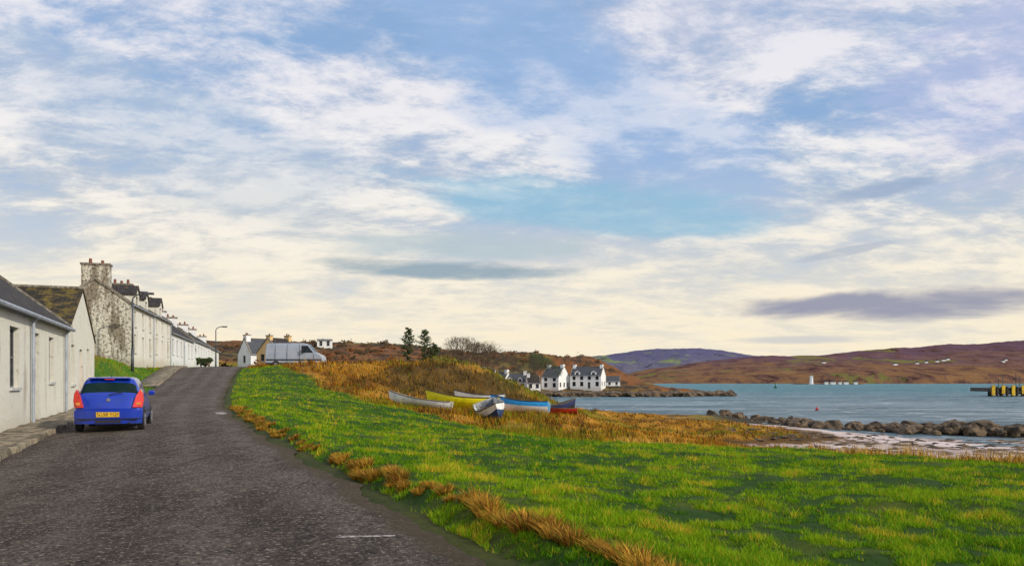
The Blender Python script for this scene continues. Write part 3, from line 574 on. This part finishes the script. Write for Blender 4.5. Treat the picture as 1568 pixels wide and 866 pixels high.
# ------------------------------------------------------------ van
silver=simple('silver_van_paint',(.40,.44,.52),(.34,.38,.45),1,.4,metal=.2,coat=.4)
van=empty('parked_van',(-23.1,74.5,za(-20,75)-.0),math.radians(3))
prof=[(0,.4),(.02,1.3),(.08,2.2),(.25,2.32),(3.5,2.35),(3.9,2.28),(4.55,1.5),(5.15,1.22),(5.32,1.0),(5.36,.45),(5.2,.36),(.1,.36)]
mb=MB(); n=len(prof); ins=lambda z:.0 if z<1.3 else .12*(z-1.3)
for sg in (0,1):
    for a,z in prof: mb.v.append((a,(ins(z) if sg==0 else 1.95-ins(z)),z))
mb.f.append(tuple(range(n))[::-1]); mb.m.append(0); mb.f.append(tuple(range(n,2*n))); mb.m.append(0)
for i in range(n): j=(i+1)%n; mb.f.append((i,j,n+j,n+i)); mb.m.append(1 if i==5 else 0)
mb.obj('body',[silver,M['glass']],van,bevel=.05,recalc=True)
mb=MB(); Yv=lambda z:ins(z)-.012
mb.poly([(3.35,Yv(1.45),1.45),(4.46,Yv(1.45),1.45),(3.92,Yv(2.1),2.1),(3.35,Yv(2.1),2.1)]); mb.obj('cab_window',[M['glass']],van)
mb=MB()
for x_ in (.9,2.0,3.15,4.45): mb.box((x_,-.012,.5),(x_+.035,-.002,1.28))
for x_ in (.9,2.0,3.15): mb.poly([(x_,-.008,1.28),(x_+.035,-.008,1.28),(x_+.035,.105,2.2),(x_,.105,2.2)])
mb.box((.1,-.025,.72),(5.2,-.004,.84)); mb.box((.05,-.02,.36),(5.3,.0,.5)); mb.box((3.4,-.25,1.4),(3.6,-.05,1.75)); mb.obj('door_seams_and_trim',[M['dark']],van)
mb=MB(); mb.box((5.15,.1,.95),(5.3,.5,1.15)); mb.box((5.05,-.02,.98),(5.27,.1,1.14)); mb.obj('headlamp',[M['frame']],van,bevel=.02)
for yy in (.02,1.75):
    for x_ in (1.0,4.3):
        mb=MB(); mb.tube((x_,yy-.07,.33),(x_,yy+.18,.33),.36,.36,24); mb.tube((x_,yy-.08,.33),(x_,yy-.075,.33),.18,.18,16,1); mb.obj('wheel',[M['black'],alloy],van)
# ------------------------------------------------------------ boats
def boat(name,loc,rz,L,Wd,H,hull,inner,rx=0,ry=0,stern=.75,rubm='frame',stripe=None):
    hm_=simple(name+'_hull_paint',hull,tuple(x*.7 for x in hull),2,.35,coat=.2,lo=.5,hi=.7); im=simple(name+'_inside',inner,tuple(x*.6 for x in inner),4,.7)
    e=empty(name,loc,rz,rx,ry); mb=MB(); n=17
    sm_=simple(name+'_stripe',stripe or hull,None,4,.5)
    for inn in (0,1):
        for i in range(n):
            t=i/(n-1); w=Wd/2*(stern+(1-stern)*math.sin(min(1,t/.45)*math.pi/2))*(1-max(0,(t-.45)/.55)**2.3) 
            w=max(w,.012)-(.03 if inn else 0); w=max(w,.008)
            sh=H*(.82+.55*(t-.35)**2/.42*(1 if t>.35 else .5)); zk=H*(.02+.5*max(0,(t-.72)/.28)**2.2)+(.03 if inn else 0); sh-=(.0 if not inn else .012)
            x=(t-.5)*L
            for k in range(7):
                s=k/6; yy=w*math.sin(s*math.pi/2)**.75; zz=zk+(sh-zk)*(s**1.5 if s<1 else 1); mb.v.append((x+max(0,(t-.8)/.2)*.12*s*L*.3,yy,zz))
    def rg(inn,i,k): return (inn*n+i)*7+k
    base=len(mb.v)
    vs=list(mb.v); mb.v+= [(x,-y,z) for x,y,z in vs]
    for side in (0,1):
        o_=base*side
        for inn in (0,1):
            for i in range(n-1):
                for k in range(6):
                    q=[rg(inn,i,k),rg(inn,i+1,k),rg(inn,i+1,k+1),rg(inn,i,k+1)]; mb.f.append(tuple(a+o_ for a in (q if side else q[::-1]))); mb.m.append(1 if inn else (2 if (k>=4 and stripe) else 0))
        for i in range(n-1): mb.f.append((rg(0,i,6)+o_,rg(0,i+1,6)+o_,rg(1,i+1,6)+o_,rg(1,i,6)+o_)); mb.m.append(3)
    for inn in (0,1): mb.f.append(tuple([rg(inn,0,k) for k in range(7)]+[rg(inn,0,k)+base for k in range(6,-1,-1)])); mb.m.append(1 if inn else 0)
    mb.obj('hull',[hm_,im,sm_,M[rubm]],e,recalc=False)
    mb=MB()
    for sgn in (1,-1):
        pr=None
        for i in range(n):
            q=vs[rg(0,i,6)]; q=Vector((q[0],sgn*(q[1]+.01),q[2]-.03))
            if pr is not None: mb.tube(pr,q,.028,n=6)
            pr=q
    mb.obj('rubbing_strake',[M['wood'] if rubm=='wood' else M['dark']],e)
    mb=MB()
    for t in (.2,.45,.68):
        w=Wd/2*(stern+(1-stern)*math.sin(min(1,t/.45)*math.pi/2))*(1-max(0,(t-.45)/.55)**2.3)*.93; mb.box(((t-.5)*L-.12,-w,H*.55),((t-.5)*L+.12,w,H*.58))
    mb.tube((-L*.35,-Wd*.2,H*.72),(L*.3,-Wd*.12,H*.74),.025,n=6); mb.obj('thwarts_and_oar',[M['wood']],e)
    return e
def bz(x,y,o=.0): return (x,y,za(x,y)+o)
boat('white_rowing_boat',bz(-5.6,48,.16),math.radians(152),4.5,1.3,.60,(.92,.90,.85),(.4,.35,.27),rx=.12,ry=-.09,stern=.3,rubm='wood')
boat('yellow_rowing_boat',bz(-3.1,50.4,.12),math.radians(174),4.6,1.6,.9,(.9,.76,.01),(.6,.52,.3),rx=.12,ry=-.03)
boat('blue_dinghy',bz(-1.0,44.0,.08),math.radians(-72),2.7,1.6,.9,(.02,.06,.16),(.8,.8,.76),rx=.35,ry=.16,stripe=(.9,.9,.87))
boat('white_motor_boat',bz(.5,52.8,.12),math.radians(168),3.9,1.6,.9,(.9,.91,.9),(.1,.45,.75),rx=.2,ry=-.04,stripe=(.02,.35,.85))
boat('white_dinghy',bz(-2.2,54.8,.5),math.radians(175),3.4,1.4,.7,(.9,.9,.88),(.5,.5,.48),rx=.1)
boat('black_rowing_boat',bz(3.0,55.2,.1),math.radians(8),2.7,1.5,.85,(.015,.017,.025),(.15,.12,.1),rubm='wood',stripe=(.015,.03,.12))
boat('red_rowing_boat',bz(3.2,53.4,.02),math.radians(178),2.3,1.1,.42,(.5,.03,.02),(.2,.1,.08),rx=.15,rubm='wood')
# ------------------------------------------------------------ street lamps
def lamp(x,y,z,h,arm,rz):
    e=empty('street_lamp',(x,y,z),rz); mb=MB(); mb.tube((0,0,-.5),(0,0,1.2),.11,.10,12); mb.tube((0,0,1.2),(0,0,h*.9),.075,.06,10)
    pr=Vector((0,0,h*.9))
    for i in range(1,7):
        a=i/6*math.pi/2*.9; q=Vector((arm*(1-math.cos(a)),0,h*.9+h*.1*math.sin(a))); mb.tube(pr,q,.05,n=8); pr=q
    mb.obj('pole',[M['steel']],e,smooth=True); mb=MB(); mb.box((pr.x-.05,-.14,pr.z-.1),(pr.x+.6,.14,pr.z+.06)); mb.obj('lamp_head',[M['steel']],e,bevel=.03)
lamp(-27.4,57.5,1.2,5.2,1.0,.2); lamp(-37.0,99.5,1.9,5.0,.9,.2)
# ------------------------------------------------------------ rocks
mb=MB(); pl=[(31,117),(32.5,95),(33,87),(36.5,83),(40,79),(43,76),(46.7,73),(52,68),(60,62),(72,58)]
for i in range(340):
    u_=rng.random()**.9*(len(pl)-1); k=int(u_); f=u_-k; a=pl[k];b2=pl[min(k+1,len(pl)-1)]
    x_=a[0]+(b2[0]-a[0])*f+rng.normal(0,1.0); y_=a[1]+(b2[1]-a[1])*f+rng.normal(0,1.6); r=.22+.7*rng.random()**2.2; icorock(mb,(x_,y_,-5.0+r*.25+(.6*rng.random() if k>=4 else 0)),r,1.3,1,.75,i)
mb.obj('rock_breakwater',[rockm])
mb=MB()
for i in range(380): 
    x_=18+rng.random()*36; y_=63+rng.normal(0,6)-max(0,x_-30)*.25; icorock(mb,(x_,y_,za(x_,y_)),.1+.3*rng.random()**2.5,1.8,1,.45,i,sub=1)
mb.obj('beach_stones',[rockm])
mb=MB()
for i in range(160):
    x_=8+rng.random()*70; y_=266+rng.normal(0,2.5)+max(0,x_-45)*.42; icorock(mb,(x_,y_,-4.7+rng.random()*.5),.8+1.7*rng.random(),1.5,1,.6,i,sub=1)
for i in range(40):
    x_=1+rng.random()*5; y_=135+rng.random()*120; icorock(mb,(x_,y_,-5+rng.random()*.4),.6+rng.random(),1.5,1,.6,i,sub=1)
mb.obj('headland_rocks',[rockm])
# ------------------------------------------------------------ pier
pier=empty('ferry_pier',(163,272,SEA)); mb=MB(); mb.box((1.5,0,1.6),(60,14,2.9)); mb.box((0,-.4,2.5),(60,-.01,3.0)); mb.obj('deck',[simple('pier_concrete',(.12,.10,.08),(.06,.05,.045),.5,.9)],pier)
mb=MB()
for i in range(20): mb.tube((.6+i*1.7,-.6,-2),(.6+i*1.7,-.6,3.3),.42,n=8)
for i in range(12): mb.tube((3+i*4,5,-2),(3+i*4,5,2.2),.5,n=8)
mb.box((0,-.3,.8),(40,-.05,1.5))
mb.obj('timber_piles',[simple('dark_timber',(.06,.045,.03),(.03,.02,.015),1,.9)],pier)
mb=MB()
for i in range(9): mb.box((.2+i*3.4,-1.25,.4+.5*(i%2)),(1.3+i*3.4,-1.03,3.8))
mb.obj('yellow_fenders',[simple('yellow_fender_paint',(.75,.48,.01),(.5,.3,.01),1,.7)],pier)
mb=MB()
for x_,h in ((5,6),(6.5,7.5),(11,8),(12.3,6.5)): mb.tube((x_,3,2.9),(x_,3,h),.12,n=6)
mb.tube((0,0,3.9),(60,0,3.9),.06,n=5); mb.tube((0,0,3.4),(60,0,3.4),.05,n=5)
mb.obj('masts_and_rail',[M['steel']],pier)
for x_,y_,c_ in ((53.2,139,(.6,.02,.02)),(205,620,(.02,.12,.05)),):
    e=empty('mooring_buoy',(x_,y_,SEA)); mb=MB(); icorock(mb,(0,0,.15),.28 if y_<300 else 1.3,1,1,1,1); mb.tube((0,0,.3),(0,0,.75 if y_<300 else 4),.05 if y_<300 else .3,n=6); mb.obj('float',[simple('buoy_paint',c_,None,3,.4)],e,smooth=True)
# ------------------------------------------------------------ trees and shrubs
bark=simple('bark',(.09,.065,.04),(.05,.035,.025),6,.95,.5); twig=simple('bare_twigs',(.14,.09,.05),(.08,.055,.035),3,.95)
need=simple('pine_needles',(.03,.05,.012),(.06,.085,.02),1.2,.9)
def leafmass(mb,c,r,n,s,mi,flat=1):
    for _ in range(n):
        d=Vector((random.gauss(0,1),random.gauss(0,1),random.gauss(0,1)*flat)); d=d.normalized()*r*random.random()**.5; q=Vector(c)+d
        a=Vector((random.gauss(0,1),random.gauss(0,1),random.gauss(0,.6))).normalized()*s*(.6+.8*random.random()); b_=a.orthogonal().normalized()*s*.55
        mb.poly([q-a,q+b_,q+a,q-b_],mi)
def pine(x,y,top,lean,seed):
    z0=za(x,y)-.3; h=top-z0
    random.seed(seed); e=empty('pine_tree',(x,y,z0)); mb=MB(); lf=MB(); pr=Vector((0,0,0)); r=h*.022
    for i in range(1,9):
        q=Vector((lean*(i/8)**1.5+random.gauss(0,.05),random.gauss(0,.05),h*i/8)); mb.tube(pr,q,r*(1-.1*(i-1)),r*(1-.1*i),8); pr=q
    for i in range(64):
        t=.3+.68*(i/64); z=h*t; a=random.random()*6.28; pf=math.sin(min(1,(t-.2)/.45)*math.pi/2)*min(1,(1.04-t)/.35)**.7; ln=1.55*pf*(.4+.65*random.random())+.12; o=Vector((lean*t**1.5,0,z)); q=o+Vector((math.cos(a)*ln,math.sin(a)*ln,ln*.4)); mb.tube(o,q,.05,.02,5)
        for k in range(3): leafmass(lf,o.lerp(q,.4+.3*k),ln*.2+.12,11,.16,0,.6)
    mb.obj('trunk',[bark],e); lf.obj('crown',[need],e)
pine(-21.7,165,11.3,.2,1); pine(-18.2,168,11.1,-.3,2); pine(-16.6,169,8.0,.2,3)
def bare(x,y,top,w,seed,nm='bare_bush',mt=None,leaf=False,rel=False):
    z0=za(x,y)-.2; h=top if rel else max(3.5,top-z0)
    random.seed(seed); e=empty(nm,(x,y,z0)); mb=MB(); lf=MB()
    def grow(p,d,l,r,dep):
        q=p+d*l; mb.tube(p,q,r,r*.72,5,cap=False)
        if dep==0: 
            if leaf: leafmass(lf,q,l*.8,16,.14,0)
            return
        for _ in range(3): grow(q,(d+Vector((random.gauss(0,.5)*w,random.gauss(0,.5),random.gauss(.1,.3)))).normalized(),l*.72,r*.68,dep-1)
    for k in range(5 if not leaf else 3): grow(Vector((random.gauss(0,.5*w),random.gauss(0,.3),0)),Vector((random.gauss(0,.45)*w,random.gauss(0,.3),1)).normalized(),h*.32,.09,5 if not leaf else 4)
    mb.obj('branches',[mt or twig],e)
    if leaf: lf.obj('foliage',[need],e)
bare(-12.9,200,12.2,.9,5); bare(-8.3,215,11.8,1.3,6); bare(-5.9,215,12.0,1.4,7); bare(-15.5,190,8.5,1.2,9); bare(4.6,262,11.5,1.0,8,'evergreen_shrub',None,True)
bare(-29.5,77.5,1.2,1,12,'evergreen_shrub',None,True,True); 
mb=MB()
for i in range(400):
    x_=rng.uniform(-75,45); y_=rng.uniform(120,340); 
    z_=za(x_,y_)
    if z_<-2 or (x_>-15 and 255<y_<300): continue
    random.seed(i); leafmass(mb,(x_,y_,z_+.2),.8+1.2*rng.random(),40,.45,i%2,.4)
mb.obj('heath_scrub',[simple('dark_scrub',(.045,.032,.012),(.08,.045,.016),.4,1),simple('bracken',(.20,.07,.016),(.11,.05,.016),.4,1)])
# ------------------------------------------------------------ sky, sun, camera
sun_dir=Vector((.82,-.45,.52)).normalized(); el=math.asin(sun_dir.z); az=math.atan2(sun_dir.x,sun_dir.y)
w=bpy.data.worlds.new('World'); S.world=w; w.use_nodes=True; nt=w.node_tree; bg=nt.nodes['Background']; bg.inputs[1].default_value=.1
sky=nd(nt,'ShaderNodeTexSky',sky_type='NISHITA',sun_disc=False,sun_elevation=el,sun_rotation=az)
tc=nt.nodes.new('ShaderNodeTexCoord'); sp=nt.nodes.new('ShaderNodeSeparateXYZ'); nt.links.new(tc.outputs['Generated'],sp.inputs[0]); X,Y,Z=sp.outputs
Zp=math_(nt,'MAXIMUM',Z,0.0); zc=math_(nt,'ADD',Zp,.2)
cb=nt.nodes.new('ShaderNodeCombineXYZ'); nt.links.new(math_(nt,'DIVIDE',X,zc),cb.inputs[0]); nt.links.new(math_(nt,'DIVIDE',Y,zc),cb.inputs[1])
mp=nt.nodes.new('ShaderNodeMapping'); nt.links.new(cb.outputs[0],mp.inputs[0]); mp.inputs['Rotation'].default_value=(0,0,.35); mp.inputs['Scale'].default_value=(1,1.1,1); mp.inputs['Location'].default_value=(3.3,1.2,0)
c1=noise_(nt,mp.outputs[0],.9,12,.62,.5)
mp2=nt.nodes.new('ShaderNodeMapping'); nt.links.new(cb.outputs[0],mp2.inputs[0]); mp2.inputs['Rotation'].default_value=(0,0,-.6); mp2.inputs['Scale'].default_value=(1,1.5,1)
c2=noise_(nt,mp2.outputs[0],2.0,12,.7,.3); c4=noise_(nt,mp2.outputs[0],8,8,.7,.2)
cmix=math_(nt,'ADD',math_(nt,'ADD',math_(nt,'MULTIPLY',c1,.52),math_(nt,'MULTIPLY',c2,.33)),math_(nt,'MULTIPLY',c4,.15))
cov=smooth(nt,cmix,.405,.54)
k10=lambda c:tuple(x*10 for x in c)
blue=mix_(nt,.8,sky.outputs[0],k10((.29,.47,.76)))
hi_=smooth(nt,Zp,.18,.42)
cl=mix_(nt,smooth(nt,math_(nt,'ADD',math_(nt,'MULTIPLY',c2,.7),math_(nt,'MULTIPLY',c4,.3)),.41,.57),k10((.44,.53,.66)),k10((.92,.90,.88)))
cl=mix_(nt,math_(nt,'MULTIPLY',hi_,.30),cl,k10((.56,.58,.84)))
col=mix_(nt,cov,blue,cl)
azn=math_(nt,'ARCTAN2',X,Y); eln=math_(nt,'ARCSINE',Z)
mp3=nt.nodes.new('ShaderNodeMapping'); cb3=nt.nodes.new('ShaderNodeCombineXYZ'); nt.links.new(azn,cb3.inputs[0]); nt.links.new(eln,cb3.inputs[1]); nt.links.new(cb3.outputs[0],mp3.inputs[0]); mp3.inputs['Scale'].default_value=(5,22,1)
c3=noise_(nt,mp3.outputs[0],1.2,8,.6,.3)
def streak(a,e,ha,he,colr,op,col,tilt=0,nz=3.2):
    ddx=math_(nt,'SUBTRACT',azn,a); ddz=math_(nt,'SUBTRACT',eln,e)
    if tilt: ddz=math_(nt,'SUBTRACT',ddz,math_(nt,'MULTIPLY',ddx,tilt))
    dx=math_(nt,'DIVIDE',ddx,ha); dz=math_(nt,'DIVIDE',ddz,he)
    r=math_(nt,'ADD',math_(nt,'MULTIPLY',dx,dx),math_(nt,'MULTIPLY',dz,dz)); r=math_(nt,'ADD',r,math_(nt,'MULTIPLY',math_(nt,'SUBTRACT',c3,.5),nz))
    return mix_(nt,math_(nt,'MULTIPLY',smooth(nt,r,1.25,.1),op),col,k10(colr))
col=streak(.10,.33,.26,.10,(.34,.50,.78),.5,col,-.5)
col=streak(-.38,.27,.22,.08,(.40,.53,.70),.45,col,-.25)
col=streak(.60,.30,.2,.10,(.62,.60,.84),.35,col)
hz=smooth(nt,Zp,.30,.02)
col=mix_(nt,math_(nt,'MULTIPLY',hz,math_(nt,'MULTIPLY_ADD',c2,1.2,.3),clamp=True),col,k10((.96,.85,.64)))
col=streak(.10,.215,.26,.035,(.27,.52,.70),.75,col,-.12)
col=streak(-.06,.168,.17,.020,(.47,.57,.62),.75,col)
col=streak(-.09,.139,.17,.013,(.31,.41,.48),.95,col,-.02)
col=streak(.47,.087,.23,.018,(.34,.35,.44),1.0,col)
col=streak(.43,.215,.07,.010,(.33,.43,.6),.85,col,.12)
col=streak(.40,.15,.05,.005,(.42,.48,.58),.6,col,.15)
col=streak(.36,.05,.09,.006,(.55,.57,.6),.7,col)
nt.links.new(col,bg.inputs[0])
sl=bpy.data.lights.new('sun','SUN'); sl.energy=2.9; sl.angle=math.radians(2); sl.color=(1,.92,.78); so=bpy.data.objects.new('sun',sl); C.objects.link(so); so.rotation_euler=(-sun_dir).to_track_quat('-Z','Y').to_euler()
cam=bpy.data.cameras.new('camera'); cam.lens=28; cam.sensor_width=36; cam.shift_y=.0963; cam.clip_end=60000; cam.clip_start=.1
co=bpy.data.objects.new('camera',cam); C.objects.link(co); co.location=(0,0,0); co.rotation_euler=(math.pi/2,0,0); S.camera=co
S.view_settings.view_transform='Standard'; S.view_settings.look='None'; S.view_settings.exposure=0
